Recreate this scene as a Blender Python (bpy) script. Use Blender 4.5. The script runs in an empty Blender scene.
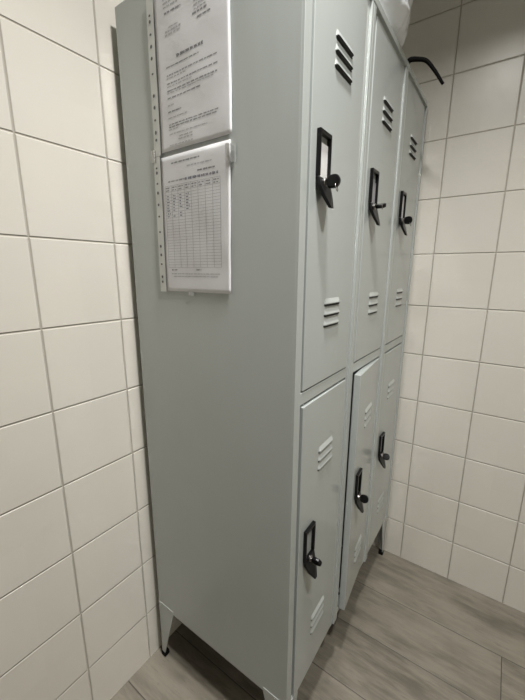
import bpy, bmesh, math, random
from mathutils import Vector, Matrix

random.seed(7)
S = bpy.context.scene
COL = S.collection

# ------------------------------------------------------------------ dimensions (metres)
W, D, H = 0.90, 0.500, 1.905          # locker block: width along x, depth along y, height
BZ = 0.200                            # underside of the locker body at the front
YB = 0.528                            # tiled wall behind the lockers
XF = 0.9255                           # tiled wall at the far end
X0, Y0, ZC = -2.3, -1.7, 2.46         # the rest of the room
UP_Z, UP_T = 1.068, 1.8835             # upper doors
LO_Z, LO_T = 0.222, 1.0325             # lower doors

# ------------------------------------------------------------------ node helpers
def new_mat(name):
    m = bpy.data.materials.new(name); m.use_nodes = True
    nt = m.node_tree
    b = next(n for n in nt.nodes if n.type == 'BSDF_PRINCIPLED')
    return m, nt, b

def nd(nt, kind, **kw):
    n = nt.nodes.new(kind)
    for k, v in kw.items():
        setattr(n, k, v)
    return n

def val(nt, sock, v):
    if hasattr(v, 'is_output') or isinstance(v, bpy.types.NodeSocket):
        nt.links.new(v, sock)
    else:
        sock.default_value = v

def math_(nt, op, a, b=0.0, c=0.0, clamp=False):
    n = nd(nt, 'ShaderNodeMath', operation=op, use_clamp=clamp)
    val(nt, n.inputs[0], a); val(nt, n.inputs[1], b); val(nt, n.inputs[2], c)
    return n.outputs[0]

def smooth(nt, x, lo, hi, a=0.0, b=1.0):
    n = nd(nt, 'ShaderNodeMapRange', interpolation_type='SMOOTHSTEP')
    val(nt, n.inputs['Value'], x)
    n.inputs['From Min'].default_value = lo; n.inputs['From Max'].default_value = hi
    n.inputs['To Min'].default_value = a; n.inputs['To Max'].default_value = b
    return n.outputs['Result']

def mixc(nt, f, a, b, blend='MIX'):
    n = nd(nt, 'ShaderNodeMix', data_type='RGBA', blend_type=blend)
    val(nt, n.inputs[0], f)
    val(nt, n.inputs[6], a if not isinstance(a, tuple) else (*a, 1))
    val(nt, n.inputs[7], b if not isinstance(b, tuple) else (*b, 1))
    return n.outputs[2]

def noise(nt, vec, scale, detail=3.0, rough=0.5, mult=(1, 1, 1), loc=(0, 0, 0)):
    mp = nd(nt, 'ShaderNodeMapping')
    nt.links.new(vec, mp.inputs['Vector'])
    mp.inputs['Scale'].default_value = mult
    mp.inputs['Location'].default_value = loc
    n = nd(nt, 'ShaderNodeTexNoise')
    n.inputs['Scale'].default_value = scale
    n.inputs['Detail'].default_value = detail
    n.inputs['Roughness'].default_value = rough
    nt.links.new(mp.outputs[0], n.inputs['Vector'])
    return n.outputs['Fac']

def position(nt):
    return nd(nt, 'ShaderNodeNewGeometry').outputs['Position']

def objco(nt):
    return nd(nt, 'ShaderNodeTexCoord').outputs['Object']

def bump(nt, bsdf, h, strength, dist, prev=None):
    n = nd(nt, 'ShaderNodeBump')
    n.inputs['Strength'].default_value = strength
    n.inputs['Distance'].default_value = dist
    nt.links.new(h, n.inputs['Height'])
    if prev is not None:
        nt.links.new(prev, n.inputs['Normal'])
    nt.links.new(n.outputs[0], bsdf.inputs['Normal'])
    return n.outputs[0]

# ------------------------------------------------------------------ materials
def tile_mat(name, axis, u0, w0=0.183, size=0.2):
    m, nt, b = new_mat(name)
    pos = position(nt)
    sep = nd(nt, 'ShaderNodeSeparateXYZ'); nt.links.new(pos, sep.inputs[0])
    u = sep.outputs[axis]; w = sep.outputs[2]
    def dist(c, c0):
        t = math_(nt, 'MULTIPLY_ADD', c, 1 / size, 0.5 - c0 / size)
        f = math_(nt, 'FRACT', t)
        return math_(nt, 'MULTIPLY', math_(nt, 'ABSOLUTE', math_(nt, 'SUBTRACT', f, 0.5)), size), math_(nt, 'FLOOR', t)
    du, iu = dist(u, u0); dw, iw = dist(w, w0)
    d = math_(nt, 'MINIMUM', du, dw)
    grout = smooth(nt, d, 0.0008, 0.0014, 1.0, 0.0)
    edge = smooth(nt, d, 0.0005, 0.0034)
    cell = nd(nt, 'ShaderNodeCombineXYZ')
    nt.links.new(iu, cell.inputs[0]); nt.links.new(iw, cell.inputs[1])
    wn = nd(nt, 'ShaderNodeTexWhiteNoise', noise_dimensions='3D'); nt.links.new(cell.outputs[0], wn.inputs['Vector'])
    big = noise(nt, pos, 6.0, 3)
    c = mixc(nt, wn.outputs['Value'], (0.72, 0.693, 0.625), (0.75, 0.722, 0.655))
    c = mixc(nt, smooth(nt, big, 0.3, 0.7), c, (0.73, 0.705, 0.645))
    c = mixc(nt, grout, c, (0.46, 0.425, 0.36))
    nt.links.new(c, b.inputs['Base Color'])
    r = math_(nt, 'MULTIPLY_ADD', grout, 0.5, 0.30)
    nt.links.new(r, b.inputs['Roughness'])
    b.inputs['Specular IOR Level'].default_value = 0.45
    n1 = bump(nt, b, noise(nt, pos, 9.0, 2), 0.25, 0.004)
    bump(nt, b, edge, 1.0, 0.0024, n1)
    return m

def floor_mat():
    m, nt, b = new_mat('grey_wood_look_plank_tile')
    pos = position(nt)
    sep = nd(nt, 'ShaderNodeSeparateXYZ'); nt.links.new(pos, sep.inputs[0])
    x, y = sep.outputs[0], sep.outputs[1]
    t = math_(nt, 'MULTIPLY_ADD', math_(nt, 'MINIMUM', x, 0.79), 5.0, -0.28 * 5.0)
    i = math_(nt, 'FLOOR', t); f = math_(nt, 'FRACT', t)
    dx = math_(nt, 'MULTIPLY', math_(nt, 'MINIMUM', f, math_(nt, 'SUBTRACT', 1.0, f)), 0.2)
    # each row of planks is shifted a third of a plank; one joint lies at y = -0.476 in the second row
    off = math_(nt, 'MULTIPLY_ADD', math_(nt, 'SUBTRACT', i, 1.0), 0.60, 0.476)
    ty = math_(nt, 'DIVIDE', math_(nt, 'ADD', y, off), 1.2)
    j = math_(nt, 'FLOOR', ty); fy = math_(nt, 'FRACT', ty)
    dy = math_(nt, 'MULTIPLY', math_(nt, 'MINIMUM', fy, math_(nt, 'SUBTRACT', 1.0, fy)), 1.2)
    d = math_(nt, 'MINIMUM', dx, dy)
    seam = smooth(nt, d, 0.0007, 0.0017, 1.0, 0.0)
    cell = nd(nt, 'ShaderNodeCombineXYZ'); nt.links.new(i, cell.inputs[0]); nt.links.new(j, cell.inputs[1])
    wn = nd(nt, 'ShaderNodeTexWhiteNoise', noise_dimensions='3D'); nt.links.new(cell.outputs[0], wn.inputs['Vector'])
    shift = nd(nt, 'ShaderNodeVectorMath', operation='MULTIPLY_ADD')
    nt.links.new(wn.outputs['Color'], shift.inputs[0]); shift.inputs[1].default_value = (3, 7, 2)
    nt.links.new(pos, shift.inputs[2])
    v = shift.outputs[0]
    grain = noise(nt, v, 7.0, 8, 0.62, (6, 0.9, 1))
    fine = noise(nt, v, 30.0, 5, 0.6, (6, 0.7, 1))
    cloud = noise(nt, v, 3.2, 4, 0.55, (2.4, 1.0, 1))
    c = mixc(nt, smooth(nt, grain, 0.36, 0.66), (0.125, 0.111, 0.088), (0.235, 0.213, 0.172))
    c = mixc(nt, math_(nt, 'MULTIPLY', smooth(nt, cloud, 0.36, 0.66), 0.75), c, (0.275, 0.250, 0.203))
    c = mixc(nt, smooth(nt, fine, 0.56, 0.74, 0.0, 0.5), c, (0.085, 0.074, 0.058))
    c = mixc(nt, math_(nt, 'MULTIPLY', wn.outputs['Value'], 0.3), c, (0.18, 0.162, 0.132))
    c = mixc(nt, seam, c, (0.055, 0.048, 0.038))
    nt.links.new(c, b.inputs['Base Color'])
    b.inputs['Roughness'].default_value = 0.46
    n1 = bump(nt, b, grain, 0.12, 0.002)
    bump(nt, b, smooth(nt, d, 0.0006, 0.003), 0.7, 0.0012, n1)
    return m

def steel_mat(name, col, rough, waves=0.35):
    m, nt, b = new_mat(name)
    pos = position(nt)
    n = noise(nt, pos, 3.0, 4)
    dirt = noise(nt, pos, 55.0, 2, 0.5)
    c = mixc(nt, smooth(nt, n, 0.3, 0.7), tuple(k * 0.975 for k in col), tuple(k * 1.02 for k in col))
    speck = smooth(nt, dirt, 0.80, 0.83)
    c = mixc(nt, speck, c, (0.7, 0.7, 0.68))
    nt.links.new(c, b.inputs['Base Color'])
    nt.links.new(smooth(nt, n, 0.2, 0.8, rough - 0.03, rough + 0.04), b.inputs['Roughness'])
    b.inputs['Specular IOR Level'].default_value = 0.75
    # pressed sheet is never quite flat: long vertical waves and a fine orange peel
    w1 = noise(nt, pos, 16.0, 2, 0.5, (1, 1, 0.10))
    n1 = bump(nt, b, w1, waves, 0.004)
    bump(nt, b, noise(nt, pos, 420.0, 1), 0.04, 0.001, n1)
    return m

def plain(name, col, rough=0.5, metal=0.0, spec=0.5, vary=0.06, scale=40.0):
    m, nt, b = new_mat(name)
    n = noise(nt, objco(nt), scale, 3)
    nt.links.new(mixc(nt, n, tuple(k * (1 - vary) for k in col), tuple(min(1, k * (1 + vary)) for k in col)), b.inputs['Base Color'])
    b.inputs['Roughness'].default_value = rough
    b.inputs['Metallic'].default_value = metal
    b.inputs['Specular IOR Level'].default_value = spec
    return m

def clear_plastic(name, milk, milk_col, bump_scale, bump_strength, rough=0.12, film=0.9):
    m, nt, b = new_mat(name)
    pos = objco(nt)
    b.inputs['Base Color'].default_value = (*milk_col, 1)
    b.inputs['Roughness'].default_value = rough
    vor = nd(nt, 'ShaderNodeTexVoronoi', feature='SMOOTH_F1'); vor.inputs['Scale'].default_value = bump_scale * 0.6
    nt.links.new(pos, vor.inputs['Vector'])
    crease = math_(nt, 'ADD', noise(nt, pos, bump_scale, 3, 0.55), math_(nt, 'MULTIPLY', vor.outputs['Distance'], 0.6))
    nrm = bump(nt, b, crease, bump_strength, 0.01)
    tr = nd(nt, 'ShaderNodeBsdfTransparent')
    fr = nd(nt, 'ShaderNodeFresnel'); fr.inputs['IOR'].default_value = 1.45; nt.links.new(nrm, fr.inputs['Normal'])
    a = math_(nt, 'ADD', math_(nt, 'MULTIPLY', fr.outputs[0], film), milk, clamp=True)
    mx = nd(nt, 'ShaderNodeMixShader')
    nt.links.new(a, mx.inputs[0]); nt.links.new(tr.outputs[0], mx.inputs[1]); nt.links.new(b.outputs[0], mx.inputs[2])
    out = next(n for n in nt.nodes if n.type == 'OUTPUT_MATERIAL')
    nt.links.new(mx.outputs[0], out.inputs['Surface'])
    return m

M = {}
M['tile_back'] = tile_mat('cream_glazed_tile_behind', 0, -0.233)
M['tile_far'] = tile_mat('cream_glazed_tile_end', 1, -0.074)
M['floor'] = floor_mat()
M['paint'] = plain('grey_wall_paint', (0.30, 0.29, 0.27), 0.6, vary=0.03, scale=6)
M['plaster'] = plain('white_ceiling_paint', (0.78, 0.77, 0.74), 0.85, vary=0.02, scale=8)
M['steel'] = steel_mat('grey_painted_steel', (0.435, 0.468, 0.455), 0.20, 0.30)
M['door_steel'] = steel_mat('grey_painted_door_steel', (0.435, 0.468, 0.458), 0.13, 0.12)
M['painted_shade'] = plain('shaded_slot_underside_paint', (0.02, 0.02, 0.02), 0.7)  # near-black colour stands in for shade in vent slots and under the body
M['black'] = plain('black_plastic', (0.0045, 0.0045, 0.005), 0.30, vary=0.2, spec=0.3)
M['rubber'] = plain('black_rubber', (0.003, 0.003, 0.003), 0.7, spec=0.12)
M['chrome'] = plain('nickel_plate', (0.40, 0.39, 0.38), 0.25, 1.0, vary=0.02)
M['paper'] = plain('white_paper', (0.93, 0.93, 0.95), 0.7, vary=0.02, scale=30)
M['card'] = plain('white_card', (0.72, 0.72, 0.72), 0.6, vary=0.12, scale=60)
M['card_grey'] = plain('grey_card', (0.33, 0.33, 0.35), 0.5, vary=0.2, scale=60)
M['ink'] = plain('grey_print_ink', (0.25, 0.25, 0.26), 0.7)
M['ink_soft'] = plain('pale_print_ink', (0.50, 0.50, 0.51), 0.7)
M['pen'] = plain('blue_black_pen', (0.10, 0.10, 0.16), 0.7)
M['sleeve'] = clear_plastic('clear_crinkled_film', 0.05, (0.80, 0.81, 0.82), 10.0, 0.8, 0.14, 0.42)
M['strip'] = plain('milky_binding_strip', (0.58, 0.595, 0.57), 0.3)
M['hole'] = plain('punched_hole', (0.10, 0.105, 0.10), 0.6)
M['tape'] = clear_plastic('clear_tape', 0.12, (0.85, 0.85, 0.85), 60.0, 0.35)
M['bag'] = clear_plastic('translucent_white_bag_film', 0.92, (0.90, 0.93, 0.96), 20.0, 0.9, 0.25)

# ------------------------------------------------------------------ object helpers
def finish(name, bm, mats, parent=None, smooth_=False, bevel=None, recalc=True):
    me = bpy.data.meshes.new(name)
    if recalc: bmesh.ops.recalc_face_normals(bm, faces=bm.faces)
    bm.to_mesh(me); bm.free()
    for m in (mats if isinstance(mats, (list, tuple)) else [mats]):
        me.materials.append(m)
    if smooth_:
        for p in me.polygons: p.use_smooth = True
    o = bpy.data.objects.new(name, me)
    COL.objects.link(o)
    if parent is not None:
        o.parent = parent
    if bevel:
        md = o.modifiers.new('bevel', 'BEVEL'); md.width = bevel; md.segments = 3
        md.limit_method = 'ANGLE'; md.angle_limit = math.radians(40)
        md.harden_normals = False
    return o

def thing(name, label, cat, loc=(0, 0, 0), group=None):
    o = bpy.data.objects.new(name, None); COL.objects.link(o)
    o.location = loc; o.empty_display_size = 0.05
    o['label'] = label; o['category'] = cat
    if group: o['group'] = group
    return o

def tag(o, label, cat, group=None):
    o['label'] = label; o['category'] = cat
    if group: o['group'] = group
    return o

def box(bm, x0, x1, y0, y1, z0, z1, mi=0):
    vs = [bm.verts.new((x, y, z)) for x in (x0, x1) for y in (y0, y1) for z in (z0, z1)]
    for q in ((0, 1, 3, 2), (4, 6, 7, 5), (0, 4, 5, 1), (2, 3, 7, 6), (0, 2, 6, 4), (1, 5, 7, 3)):
        f = bm.faces.new([vs[i] for i in q]); f.material_index = mi
    return vs

def prism(bm, pts, a, b, axis, mi=0):
    """extrude a polygon given in the two other axes from a to b along axis"""
    def mk(p, t):
        l = list(p); l.insert(axis, t); return bm.verts.new(l)
    A = [mk(p, a) for p in pts]; B = [mk(p, b) for p in pts]
    n = len(pts)
    for f in (bm.faces.new(A), bm.faces.new(B[::-1])): f.material_index = mi
    for i in range(n):
        f = bm.faces.new((A[i], B[i], B[(i + 1) % n], A[(i + 1) % n])); f.material_index = mi

def tube(bm, pts, radii, seg=14, mi=0, cap=True):
    rings = []
    for i, p in enumerate(pts):
        p = Vector(p)
        t = (Vector(pts[min(i + 1, len(pts) - 1)]) - Vector(pts[max(i - 1, 0)])).normalized()
        s = t.orthogonal().normalized() if i == 0 else (prev - t * prev.dot(t)).normalized()
        prev = s
        w = t.cross(s)
        r = radii[i] if isinstance(radii, (list, tuple)) else radii
        rings.append([bm.verts.new(p + (s * math.cos(k * 2 * math.pi / seg) + w * math.sin(k * 2 * math.pi / seg)) * r) for k in range(seg)])
    for a, b in zip(rings, rings[1:]):
        for k in range(seg):
            f = bm.faces.new((a[k], a[(k + 1) % seg], b[(k + 1) % seg], b[k])); f.material_index = mi
    if cap:
        bm.faces.new(rings[0][::-1]).material_index = mi; bm.faces.new(rings[-1]).material_index = mi

def catmull(P, n=8):
    P = [Vector(p) for p in P]; Q = [2 * P[0] - P[1]] + P + [2 * P[-1] - P[-2]]
    out = []
    for i in range(1, len(Q) - 2):
        for k in range(n):
            t = k / n
            a, b, c, d = Q[i - 1:i + 3]
            out.append(0.5 * ((2 * b) + (c - a) * t + (2 * a - 5 * b + 4 * c - d) * t * t + (3 * b - a - 3 * c + d) * t ** 3))
    out.append(P[-1]); return out

# ------------------------------------------------------------------ the room
def slab(name, dims, mat):
    bm = bmesh.new(); box(bm, *dims)
    o = finish(name, bm, mat); o['kind'] = 'structure'; return o

T = 0.08
slab('floor', (X0 - T, XF + T, Y0 - T, YB + T, -T, 0.0), M['floor'])
slab('ceiling', (X0 - T, XF + T, Y0 - T, YB + T, ZC, ZC + T), M['plaster'])
slab('wall_left', (X0 - T, XF + T, YB, YB + T, 0.0, ZC), M['tile_back'])
slab('wall_right', (XF, XF + T, Y0, YB, 0.0, ZC), M['tile_far'])
slab('wall_front', (X0, XF, Y0 - T, Y0, 0.0, ZC), M['tile_back'])
slab('wall_back', (X0 - T, X0, Y0, YB, 0.0, ZC), M['paint'])

# ------------------------------------------------------------------ the locker block
L = thing('locker_cabinet', 'grey steel locker cabinet with six doors standing between the tiled walls', 'locker')

t = 0.004
for s, x in ((0, 0.0), (1, W - t)):
    bm = bmesh.new(); box(bm, x, x + t, 0.003, D, 0.217, H)
    finish('side_panel', bm, M['steel'], L, bevel=0.0015)
bm = bmesh.new(); box(bm, t, W - t, 0.003, D, H - 0.006, H - 0.0005)
finish('top_panel', bm, M['steel'], L)
bm = bmesh.new(); box(bm, t, W - t, D - 0.004, D - 0.0005, 0.217, H - 0.006)
finish('back_panel', bm, M['steel'], L)
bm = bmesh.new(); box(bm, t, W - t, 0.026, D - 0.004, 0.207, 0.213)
finish('bottom_panel', bm, M['painted_shade'], L)  # underside coloured dark to deepen the shade below the lockers
for k in (1, 2):
    bm = bmesh.new(); box(bm, 0.3 * k - 0.002, 0.3 * k + 0.002, 0.026, D - 0.004, 0.213, H - 0.006)
    finish('divider', bm, M['steel'], L)
for k in range(3):
    bm = bmesh.new(); box(bm, 0.3 * k + 0.005, 0.3 * k + 0.295, 0.03, D - 0.005, 1.048, 1.052)
    finish('shelf', bm, M['steel'], L)

# front frame: two stiles per column, rails between them (all one painted frame)
bm = bmesh.new()
for k in range(3):
    x = 0.3 * k
    box(bm, x + 0.0003, x + 0.0270, 0.0, 0.026, BZ, H)
    box(bm, x + 0.2765, x + 0.2997, 0.0, 0.026, BZ, H)
    for z0, z1 in ((BZ, 0.2185), (1.0375, 1.0645), (1.8885, H - 0.002)):
        box(bm, x + 0.0268, x + 0.2767, 0.0006, 0.026, z0, z1)
    # raised edge of the neighbouring unit beside each joint
    box(bm, x + 0.2885, x + 0.2997, -0.0055, 0.001, BZ, 1.8870)
    box(bm, x + 0.0003, x + 0.0145, -0.0055 if k else -0.0012, 0.001, BZ, 1.8870)
box(bm, 0.0003, W - 0.0003, -0.0060, 0.004, 1.8895, H - 0.0005)
finish('front_frame', bm, M['steel'], L, bevel=0.0022)

# legs: folded corner plates that taper to a black foot
def leg(sx, sy):
    bm = bmesh.new()
    xo = -0.0014 if sx == 0 else W + 0.0014
    xi = 0.0016 if sx == 0 else W - 0.0016
    dx = 1 if sx == 0 else -1
    yo = -0.0014 if sy == 0 else D + 0.0014
    dy = 1 if sy == 0 else -1
    yi = yo + 0.003 * dy
    prism(bm, [(yo, 0.231), (yo + 0.072 * dy, 0.231), (yo + 0.072 * dy, 0.214), (yo + 0.014 * dy, 0.012), (yo, 0.012)], min(xo, xi), max(xo, xi), 0)
    ztop = 0.214 if sy == 0 else 0.231
    prism(bm, [(xo, ztop), (xo + 0.062 * dx, ztop), (xo + 0.062 * dx, 0.198), (xo + 0.014 * dx, 0.012), (xo, 0.012)], min(yo, yi), max(yo, yi), 1)
    o = finish('leg', bm, M['steel'], L, bevel=0.0005)
    bm = bmesh.new()
    cx = xo + 0.008 * dx; cy = yo + 0.008 * dy
    box(bm, cx - 0.010, cx + 0.010, cy - 0.010, cy + 0.010, 0.0, 0.018)
    finish('foot', bm, M['rubber'], o, bevel=0.003)
for sx in (0, 1):
    for sy in (0, 1):
        leg(sx, sy)

# small rubber buffer on the stile beside the open door
bm = bmesh.new(); tube(bm, [(0.3275, 0.001, 0.285), (0.3275, -0.004, 0.285)], 0.0035, 12)
finish('buffer', bm, M['rubber'], L)

# ------------------------------------------------------------------ doors (local x runs from the free edge 0 to the hinge edge 0.239, y=0 is the face)
DW = 0.2395
def louvre_vent(parent, cx, cz):
    bm = bmesh.new()
    n = 32; hw = 0.0415
    for r in (-1, 0, 1):
        z = cz + r * 0.0235
        prof = [(0.0108, 0.0006), (0.0070, -0.0010), (0.0036, -0.0024), (0.0002, -0.0038), (-0.0026, -0.0052)]
        rings = []
        for i in range(n + 1):
            s = -1 + 2 * i / n
            e = max(0.0, 1 - abs(s) ** 18) ** 0.6
            k = 0.55 + 0.45 * e
            rings.append([bm.verts.new((cx + s * hw, 0.0006 + (y - 0.0006) * e, z - 0.0035 + (h + 0.0035) * k)) for h, y in prof]
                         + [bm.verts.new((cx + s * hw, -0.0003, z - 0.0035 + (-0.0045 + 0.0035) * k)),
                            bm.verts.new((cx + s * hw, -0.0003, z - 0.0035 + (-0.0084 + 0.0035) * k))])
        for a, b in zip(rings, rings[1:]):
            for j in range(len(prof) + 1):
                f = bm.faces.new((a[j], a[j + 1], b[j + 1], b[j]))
                f.material_index = 1 if j >= len(prof) - 1 else 0  # louvre underside and slot get the shade as dark colour
                f.smooth = j < len(prof) - 1
    return finish('vent', bm, [M['door_steel'], M['painted_shade']], parent)

KZ = 0.0885
def lock_parts(parent, cx, zt, card):
    """card holder over a shield-shaped lock plate, top edge at zt"""
    hw = 0.0250; fb = zt - 0.081; b = 0.0055
    bm = bmesh.new()
    box(bm, cx - hw, cx - hw + b, -0.0085, 0.0, fb, zt - b)
    box(bm, cx + hw - b, cx + hw, -0.0085, 0.0, fb, zt - b)
    box(bm, cx - hw, cx + hw, -0.0085, 0.0, zt - b * 1.5, zt)
    finish('card_holder', bm, M['black'], parent, bevel=0.0012)
    # shield: flat under the window, lifting to a finger pull at its point
    bm = bmesh.new()
    out = [(-hw, 0.0), (hw, 0.0), (hw, -0.016), (0.0190, -0.035), (0.0050, -0.0560), (-0.0050, -0.0560), (-0.0190, -0.035), (-hw, -0.016)]
    lift = lambda h: -0.0075 - 0.020 * max(0.0, (-h - 0.010) / 0.046)
    F = [bm.verts.new((cx + px, lift(h), fb + h)) for px, h in out]
    B = [bm.verts.new((cx + px * 0.99, min(0.0, lift(h) + 0.0075), fb + h * 0.985)) for px, h in out]
    bm.faces.new(F); bm.faces.new(B[::-1])
    for i in range(len(out)):
        k = (i + 1) % len(out); bm.faces.new((F[i], B[i], B[k], F[k]))
    finish('lock_plate', bm, M['black'], parent, bevel=0.0016)
    # cylinder with a plated face
    bm = bmesh.new(); z = zt - KZ
    tube(bm, [(cx, -0.006, z), (cx, -0.0105, z), (cx, -0.0120, z)], [0.0084, 0.0080, 0.0070], 20)
    finish('lock_cylinder', bm, M['chrome'], parent, smooth_=False, bevel=0.0006)
    if card:
        bm = bmesh.new()
        box(bm, cx - hw + 0.004, cx + hw - 0.004, -0.0026, -0.0014, fb - 0.0, zt - 0.006 - card)
        finish('name_card', bm, M['card_grey'] if card > 0.02 else M['card'], parent)

def make_door(col, z0, z1, angle=0.0, card=0.0, zt=1.570, vents=()):
    bm = bmesh.new()
    box(bm, 0.0, DW, 0.0, 0.0195, z0, z1)
    door = finish('door', bm, M['door_steel'], L, bevel=0.0016)
    # pivot at the hinge edge: shift the mesh so the object origin is the hinge
    for v in door.data.vertices: v.co.x -= DW
    hx = 0.3 * col + 0.0335 + DW
    door.location = (hx, -0.0012, 0.0)
    door.rotation_euler = (0, 0, math.radians(angle))
    for cz in vents:
        louvre_vent(door, 0.1275 - DW, cz)
    lock_parts(door, 0.0470 - DW, zt, card)
    return door

UP_V = (1.7235, 1.2235); LO_V = (0.869, 0.365)
cards = [0.014, 0.022, 0.004]
doors = {}
for c in range(3):
    doors['u', c] = make_door(c, UP_Z, UP_T, 0.0, cards[c], 1.570, UP_V)
ang = [0.7, 5.0, 0.0]
for c in range(3):
    doors['l', c] = make_door(c, LO_Z, LO_T, ang[c], 0.0, 0.711, LO_V)

# ------------------------------------------------------------------ keys, one in every lock
def make_key(door, zt, roll, yaw, ring, label):
    base = door.matrix_basis @ Vector((0.0470 - DW, -0.0122, zt - KZ))
    k = thing('key', label, 'key', base, 'black headed keys in the locker locks')
    k.rotation_euler = (0, roll, door.rotation_euler.z + yaw)
    bm = bmesh.new(); box(bm, -0.0010, 0.0010, -0.008, 0.0005, -0.0035, 0.0035)
    finish('blade', bm, M['chrome'], k)
    bm = bmesh.new()      # bow: a rounded black head with a hole near its end
    poly = [(-0.0010, 0.0065), (-0.0050, 0.0110)]
    for q in range(15):
        a = math.pi * q / 14
        poly.append((-0.0135 - 0.0135 * math.sin(a) ** 0.8, 0.0125 * math.cos(a)))
    poly += [(-0.0050, -0.0110), (-0.0010, -0.0065)]
    prism(bm, poly, -0.0046, 0.0046, 0)
    finish('bow', bm, M['black'], k, bevel=0.0022)
    if ring:
        bm = bmesh.new()
        c = Vector((0.0, -0.0210, -0.0120)); R_ = 0.0070
        loop = [c + Vector((R_ * math.sin(a) * 0.95, 0.25 * R_ * math.cos(a), R_ * math.cos(a))) for a in [2 * math.pi * i / 28 for i in range(29)]]
        tube(bm, loop, 0.0008, 8, cap=False)
        finish('key_ring', bm, M['chrome'], k, smooth_=True)
    return k

R_ = math.radians
make_key(doors['u', 0], 1.570, R_(8), R_(4), True, 'black headed key with small ring in the lock of the nearest upper door')
make_key(doors['u', 1], 1.570, R_(72), R_(0), True, 'black headed key turned flat in the lock of the middle upper door')
make_key(doors['u', 2], 1.570, R_(-12), R_(0), True, 'black headed key in the lock of the farthest upper door, beside the end wall')
make_key(doors['l', 0], 0.711, R_(-25), R_(0), False, 'black headed key in the lock of the nearest lower door')
make_key(doors['l', 1], 0.711, R_(20), R_(0), False, 'black headed key in the lock of the lower door standing ajar')
make_key(doors['l', 2], 0.711, R_(40), R_(0), False, 'black headed key in the lock of the farthest lower door, near the end wall')

# ------------------------------------------------------------------ sheets in plastic sleeves on the side panel (face looks to -x)
def wob(y, z, ph, amp):
    return amp * (math.sin(31 * y + 17 * z + ph) + 0.6 * math.sin(58 * y - 39 * z + 2 * ph) + 0.5 * math.sin(13 * y + 71 * z + 3 * ph))

def sheet_x(y, z, ph):
    return -0.0030 + wob(y, z, ph, 0.0004)

def grid_sheet(name, corners, xf, mat, parent=None, ny=26, nz=34, thick=0.0002, single=False):
    """corners: (y,z) top-left, top-right, bottom-right, bottom-left as seen from the room"""
    bm = bmesh.new(); G = []
    tl, tr, br, bl = [Vector(c) for c in corners]
    for layer in ((0,) if single else (0, thick)):
        g = []
        for j in range(nz + 1):
            v = j / nz; row = []
            for i in range(ny + 1):
                u = i / ny
                p = (tl * (1 - u) + tr * u) * (1 - v) + (bl * (1 - u) + br * u) * v
                row.append(bm.verts.new((xf(p.x, p.y) + layer, p.x, p.y)))
            g.append(row)
        G.append(g)
    for g in G:
        for j in range(nz):
            for i in range(ny):
                bm.faces.new((g[j + 1][i], g[j + 1][i + 1], g[j][i + 1], g[j][i]))
    if single:
        return finish(name, bm, mat, parent, smooth_=True, recalc=False)
    a, b = G
    for j in range(nz):
        for i in (0, ny):
            bm.faces.new((a[j][i], a[j + 1][i], b[j + 1][i], b[j][i]))
    for i in range(ny):
        for j in (0, nz):
            bm.faces.new((a[j][i], a[j][i + 1], b[j][i + 1], b[j][i]))
    return finish(name, bm, mat, parent, smooth_=True)

def mark(bm, ya, za, yb, zb, h, ph, mi=0):
    """a printed stroke from (ya,za) to (yb,zb), height h, following the sheet"""
    n = max(1, int(abs(ya - yb) / 0.012))
    n = max(n, int(abs(za - zb) / 0.02))
    horiz = abs(ya - yb) >= abs(za - zb)
    prev = None
    for i in range(n + 1):
        f = i / n
        y = ya + (yb - ya) * f; z = za + (zb - za) * f
        x = lambda yy, zz: sheet_x(yy, zz, ph) - 0.00035
        if horiz:
            q = ((y, z + h / 2), (y, z - h / 2))
        else:
            q = ((y + h / 2, z), (y - h / 2, z))
        cur = [bm.verts.new((x(*p), *p)) for p in q]
        if prev:
            fc = bm.faces.new((prev[0], prev[1], cur[1], cur[0])); fc.material_index = mi
        prev = cur

def text(bm, y0, y1, z, h, ph, mi=0, dens=0.86, z1=None):
    """a run of illegible words: strokes of uneven letters"""
    z1 = z if z1 is None else z1
    y = y0
    while y > y1 + 0.001:
        w = random.uniform(0.005, 0.014)
        if y - w < y1: w = y - y1
        e = y - w; q = y
        while q > e + 0.0006:
            s = min(random.uniform(0.0009, 0.0021), q - e)
            zz = z + (z1 - z) * (y0 - q) / max(1e-6, y0 - y1)
            hh = h * random.uniform(0.45, 0.85)
            mark(bm, q, zz, q - s * dens, zz, hh, ph, mi)
            q -= s
        y = e - random.uniform(0.0016, 0.0030)

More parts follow.
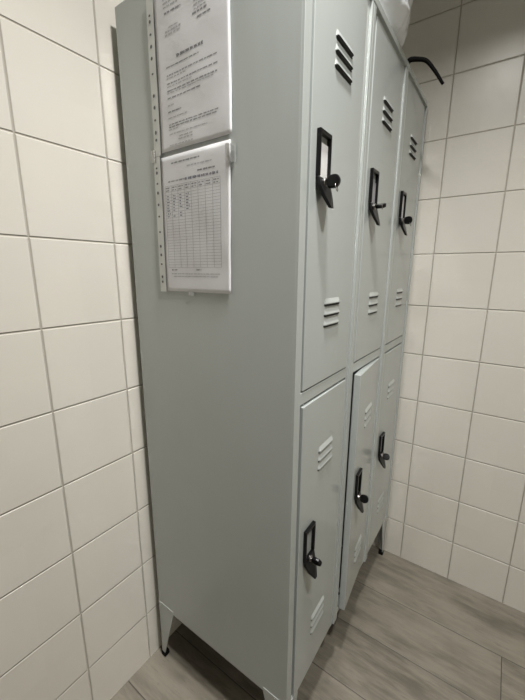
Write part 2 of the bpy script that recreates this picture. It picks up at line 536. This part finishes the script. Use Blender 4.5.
def sleeve(corners, sl_label, sh_label, ph, sheet_corners, writer, holes, strip_y):
    root = thing('plastic_sleeve', sl_label, 'plastic sleeve', (0, corners[3][0], corners[3][1]), 'plastic sleeves taped to the locker side')
    inv = Vector((0, corners[3][0], corners[3][1]))
    film = grid_sheet('film', corners, lambda y, z: -0.0050 + wob(y, z, ph, 0.0004), M['sleeve'], single=True)
    film.parent = root; film.location = -inv
    # punched strip along the left edge
    zb, zt = corners[3][1], corners[0][1]
    w = 0.022
    def yl(z):
        f = (z - zb) / (zt - zb); return corners[3][0] * (1 - f) + corners[0][0] * f
    bm = bmesh.new(); n = 24
    A = []
    for i in range(n + 1):
        z = zb + (zt - zb) * i / n
        A.append([bm.verts.new((-0.0056 + wob(yl(z), z, ph, 0.0004), yl(z) - k, z)) for k in (0.0, w)])
    for a, b in zip(A, A[1:]):
        bm.faces.new((a[0], a[1], b[1], b[0]))
    for hz, hh in holes:
        vs = [bm.verts.new((-0.0066, yl(hz) - 0.010 + 0.0032 * math.cos(q), hz + hh * math.sin(q))) for q in [2 * math.pi * i / 14 for i in range(14)]]
        bm.faces.new(vs).material_index = 1
    o = finish('punched_strip', bm, [M['strip'], M['hole']], root); o.location = -inv
    sh = thing('printed_sheet', sh_label, 'paper', (0, sheet_corners[3][0], sheet_corners[3][1]))
    inv2 = -Vector((0, sheet_corners[3][0], sheet_corners[3][1]))
    o = grid_sheet('paper', sheet_corners, lambda y, z: sheet_x(y, z, ph), M['paper'], sh); o.location = inv2
    bm = bmesh.new(); writer(bm, ph)
    o = finish('print', bm, [M['ink'], M['ink_soft'], M['pen']], sh); o.location = inv2
    return root, inv

def write_notice(bm, ph):
    for k in range(5):
        text(bm, 0.331, 0.284 - 0.003 * (k % 2), 1.8675 - 0.0070 * k, 0.0042, ph, 1)
    text(bm, 0.328, 0.280, 1.829, 0.0052, ph, 0)
    for k in range(4):
        text(bm, 0.245, 0.200 + 0.004 * k, 1.829 - 0.0068 * k, 0.0036, ph, 1)
    text(bm, 0.249, 0.208, 1.8025, 0.0050, ph, 0)
    text(bm, 0.236, 0.200, 1.7930, 0.0042, ph, 0)
    text(bm, 0.318, 0.290, 1.803, 0.0030, ph, 1)
    text(bm, 0.328, 0.282, 1.797, 0.0046, ph, 1)
    text(bm, 0.329, 0.284, 1.791, 0.0046, ph, 1)
    text(bm, 0.298, 0.222, 1.7475, 0.0074, ph, 0, 0.93)
    for y1, z, h in ((0.234, 1.734, 0.0032), (0.185, 1.719, 0.0034), (0.270, 1.7135, 0.0030), (0.185, 1.7035, 0.0034),
                     (0.255, 1.698, 0.0030), (0.186, 1.690, 0.0036), (0.196, 1.6855, 0.0030), (0.232, 1.676, 0.0034),
                     (0.312, 1.6625, 0.0030), (0.289, 1.650, 0.0036), (0.269, 1.6385, 0.0030), (0.185, 1.6255, 0.0034),
                     (0.190, 1.6205, 0.0034), (0.300, 1.616, 0.0028), (0.216, 1.6065, 0.0030)):
        text(bm, 0.331, y1, z, h, ph, 0 if h > 0.0031 else 1)
    text(bm, 0.298, 0.258, 1.5985, 0.0034, ph, 1)
    text(bm, 0.302, 0.256, 1.593, 0.0034, ph, 1)
    text(bm, 0.331, 0.257, 1.5845, 0.0028, ph, 1)

def write_table(bm, ph):
    text(bm, 0.330, 0.241, 1.549, 0.0040, ph, 0)
    text(bm, 0.280, 0.205, 1.5365, 0.0034, ph, 1)
    text(bm, 0.248, 0.198, 1.5230, 0.0046, ph, 0)
    text(bm, 0.343, 0.290, 1.5120, 0.0034, ph, 0)
    text(bm, 0.288, 0.190, 1.5115, 0.0070, ph, 2, 0.6)
    yl, yr, zt, zb = 0.354, 0.185, 1.503, 1.322
    for k in range(9):
        y = yl + (yr - yl) * k / 8
        mark(bm, y, zt, y, zb, 0.0009, ph, 1)
    for k in range(29):
        z = zt + (zb - zt) * (0 if k == 0 else (k + 1) / 29)
        mark(bm, yl, z, yr, z, 0.0007, ph, 1)
    for k in range(8):
        y = yl + (yr - yl) * (k + 0.12) / 8
        text(bm, y, y - 0.015, zt - 0.004, 0.0034, ph, 0)
        text(bm, y, y - 0.013, zt - 0.0095, 0.0030, ph, 0)
    for r in range(2, 10):
        z = zt + (zb - zt) * (r + 1.5) / 29
        for k in range(4):
            if random.random() < (0.95 if k in (0, 3) else 0.7) and (k < 3 or r < 8):
                y = yl + (yr - yl) * (k + 0.2) / 8
                text(bm, y, y - random.uniform(0.007, 0.012), z, 0.0034, ph, 2, 0.7)
    text(bm, 0.344, 0.325, 1.3165, 0.0034, ph, 0)
    text(bm, 0.262, 0.246, 1.3165, 0.0034, ph, 0)
    text(bm, 0.345, 0.190, 1.3075, 0.0030, ph, 1)
    text(bm, 0.338, 0.196, 1.3015, 0.0030, ph, 1)

h1 = [(1.84, .0022), (1.829, .0034), (1.806, .0022), (1.784, .0036), (1.762, .0036), (1.733, .002), (1.691, .0036), (1.668, .0036), (1.643, .0022), (1.618, .0042), (1.603, .003)]
rt1, inv1 = sleeve([(0.3810, 1.884), (0.1510, 1.884), (0.1505, 1.5700), (0.3820, 1.5700)],
    'crinkled clear plastic sleeve near the top of the locker side, holding a letter', 'printed notice in paragraphs in the upper plastic sleeve',
    0.4, [(0.3585, 1.879), (0.1525, 1.879), (0.1520, 1.5745), (0.3585, 1.5745)], write_notice, h1, 0.0)
h2 = [(1.545, .0022), (1.535, .0036), (1.512, .0022), (1.492, .0036), (1.466, .003), (1.440, .0022), (1.405, .0022), (1.372, .0036), (1.352, .0036), (1.33, .0022), (1.300, .0036), (1.288, .003)]
rt2, inv2 = sleeve([(0.3860, 1.5685), (0.1550, 1.5685), (0.1590, 1.2640), (0.3880, 1.2640)],
    'clear plastic sleeve lower on the locker side, holding a table form', 'printed form with a table grid in the lower plastic sleeve',
    2.1, [(0.3645, 1.5650), (0.1565, 1.5650), (0.1602, 1.2660), (0.3670, 1.2660)], write_table, h2, 0.0)

def tape(root, inv, y0, y1, z0, z1, skew=0.0):
    bm = bmesh.new(); n = 6; A = []
    for layer in (0, 0.0002):
        g = []
        for i in range(n + 1):
            f = i / n; y = y0 + (y1 - y0) * f
            bend = -0.0010 - 0.0056 * max(0, 1 - abs(f - 0.5) * 1.3) + random.uniform(-.0003, .0003)
            g.append([bm.verts.new((bend + layer, y, z + skew * f)) for z in (z0, z1)])
        A.append(g)
    for g in A:
        for a, b in zip(g, g[1:]): bm.faces.new((a[0], a[1], b[1], b[0]))
    a, b = A
    for i in range(n):
        for j in (0, 1): bm.faces.new((a[i][j], a[i + 1][j], b[i + 1][j], b[i][j]))
    o = finish('tape', bm, M['tape'], root); o.location = -inv
tape(rt1, inv1, 0.166, 0.142, 1.838, 1.878, 0.004)
tape(rt2, inv2, 0.170, 0.143, 1.528, 1.560, -0.006)
tape(rt2, inv2, 0.399, 0.366, 1.560, 1.586, -0.004)
tape(rt2, inv2, 0.292, 0.272, 1.258, 1.267, 0.0)

# ------------------------------------------------------------------ on top of the lockers
bm = bmesh.new()
bmesh.ops.create_icosphere(bm, subdivisions=6, radius=1.0)
for v in bm.verts:
    p = v.co.copy()
    a = math.atan2(p.y, p.x)
    e = math.copysign(abs(p.z) ** 0.75, p.z)
    r = math.sqrt(max(0.0, 1 - abs(e) ** (3.2 if e > 0 else 9.0))) if abs(e) < 1 else 0.0
    d = (math.sin(5 * a + 3 * p.z) * 0.020 + math.sin(11 * a - 7 * p.z + 1) * 0.014 + math.sin(9 * p.z * 2 + 4 * a) * 0.014
         + math.sin(23 * a + 17 * p.z) * 0.006 + math.sin(31 * p.z - 13 * a) * 0.007)
    k = r * (1 + d)
    v.co = Vector((math.cos(a) * k * 0.205, math.sin(a) * k * 0.158, (e * 0.5 + 0.5) * 0.34))
o = finish('plastic_bag', bm, M['bag'], smooth_=True)
o.location = (0.470, 0.130, H)
tag(o, 'crumpled translucent white plastic bag lying on top of the lockers', 'bag')

bm = bmesh.new()
pts = catmull([(0.752, 0.060, H + 0.009), (0.700, 0.030, H + 0.009), (0.645, 0.010, H + 0.010), (0.621, -0.004, 1.9165), (0.628, -0.0240, 1.9160),
               (0.636, -0.047, 1.9085), (0.645, -0.071, 1.8800), (0.655, -0.094, 1.8450)], 8)
n = len(pts)
tube(bm, pts, [0.0068 - 0.0028 * max(0, (i / (n - 1) - 0.45) / 0.55) for i in range(n)], 16)
o = finish('curved_handle', bm, M['rubber'], smooth_=True)
tag(o, 'black curved handle poking out over the top front edge of the lockers', 'handle')

# ------------------------------------------------------------------ ceiling lights and daylight-free room
def downlight(x, y, power, label, spread, radius=0.055, col=(1.0, 0.978, 0.94)):
    d = thing('ceiling_light', label, 'ceiling light', (x, y, ZC), 'round recessed ceiling lights')
    bm = bmesh.new()
    n = 40; R0, R1 = radius + 0.006, radius + 0.026
    prof = [(R0, -0.004), (R1 - 0.004, -0.006), (R1, -0.002), (R1, 0.0), (R0, 0.0)]
    rings = [[bm.verts.new((r * math.cos(2 * math.pi * i / n), r * math.sin(2 * math.pi * i / n), z)) for i in range(n)] for r, z in prof]
    for a, b in zip(rings, rings[1:] + rings[:1]):
        for i in range(n):
            bm.faces.new((a[i], a[(i + 1) % n], b[(i + 1) % n], b[i]))
    finish('rim', bm, M['plaster'], d)
    l = bpy.data.lights.new('ceiling_lamp', 'AREA'); l.shape = 'DISK'; l.size = radius * 2
    l.energy = power; l.spread = math.radians(spread); l.color = col
    o = bpy.data.objects.new('ceiling_lamp', l); COL.objects.link(o)
    o.location = (0, 0, -0.008); o.parent = d

downlight(-0.11, -0.18, 12.0, 'round white ceiling light above the near corner of the lockers', 139)
downlight(-0.30, -0.68, 13.5, 'added unseen fill light in the ceiling a step in front of the lockers', 130)  # added fill lamp, placed to brighten the doors and end wall

w = bpy.data.worlds.new('room_world'); S.world = w; w.use_nodes = True
bg = next(n for n in w.node_tree.nodes if n.type == 'BACKGROUND')
bg.inputs[0].default_value = (0.9, 0.92, 1.0, 1); bg.inputs[1].default_value = 0.05

# ------------------------------------------------------------------ camera
yaw, pit, rol, F = 0.6119, -0.2224, 0.0051, 343.88
f = Vector((math.cos(yaw) * math.cos(pit), math.sin(yaw) * math.cos(pit), math.sin(pit)))
r = f.cross(Vector((0, 0, 1))).normalized(); u = r.cross(f)
r2 = r * math.cos(rol) + u * math.sin(rol); u2 = -r * math.sin(rol) + u * math.cos(rol)
cam = bpy.data.cameras.new('camera'); co = bpy.data.objects.new('camera', cam); COL.objects.link(co)
mat = Matrix((r2, u2, -f)).transposed().to_4x4(); mat.translation = Vector((-0.5753, -0.3248, 1.312))
co.matrix_world = mat
cam.sensor_fit = 'VERTICAL'; cam.sensor_height = 36.0; cam.lens = F / 700 * 36.0
cam.clip_start = 0.01
S.camera = co

# ------------------------------------------------------------------ colour and sampling behaviour
S.view_settings.view_transform = 'Standard'; S.view_settings.look = 'None'
S.view_settings.gamma = 1.0; S.view_settings.use_curve_mapping = False
S.view_settings.exposure = 0.0
S.cycles.use_denoising = True
S.cycles.caustics_reflective = True
S.cycles.blur_glossy = 0.0
S.cycles.use_guiding = True
S.cycles.use_surface_guiding = True
S.cycles.guiding_training_samples = 0
S.cycles.use_adaptive_sampling = False
S.cycles.sample_clamp_indirect = 0.0
S.cycles.max_bounces = 10; S.cycles.transparent_max_bounces = 16
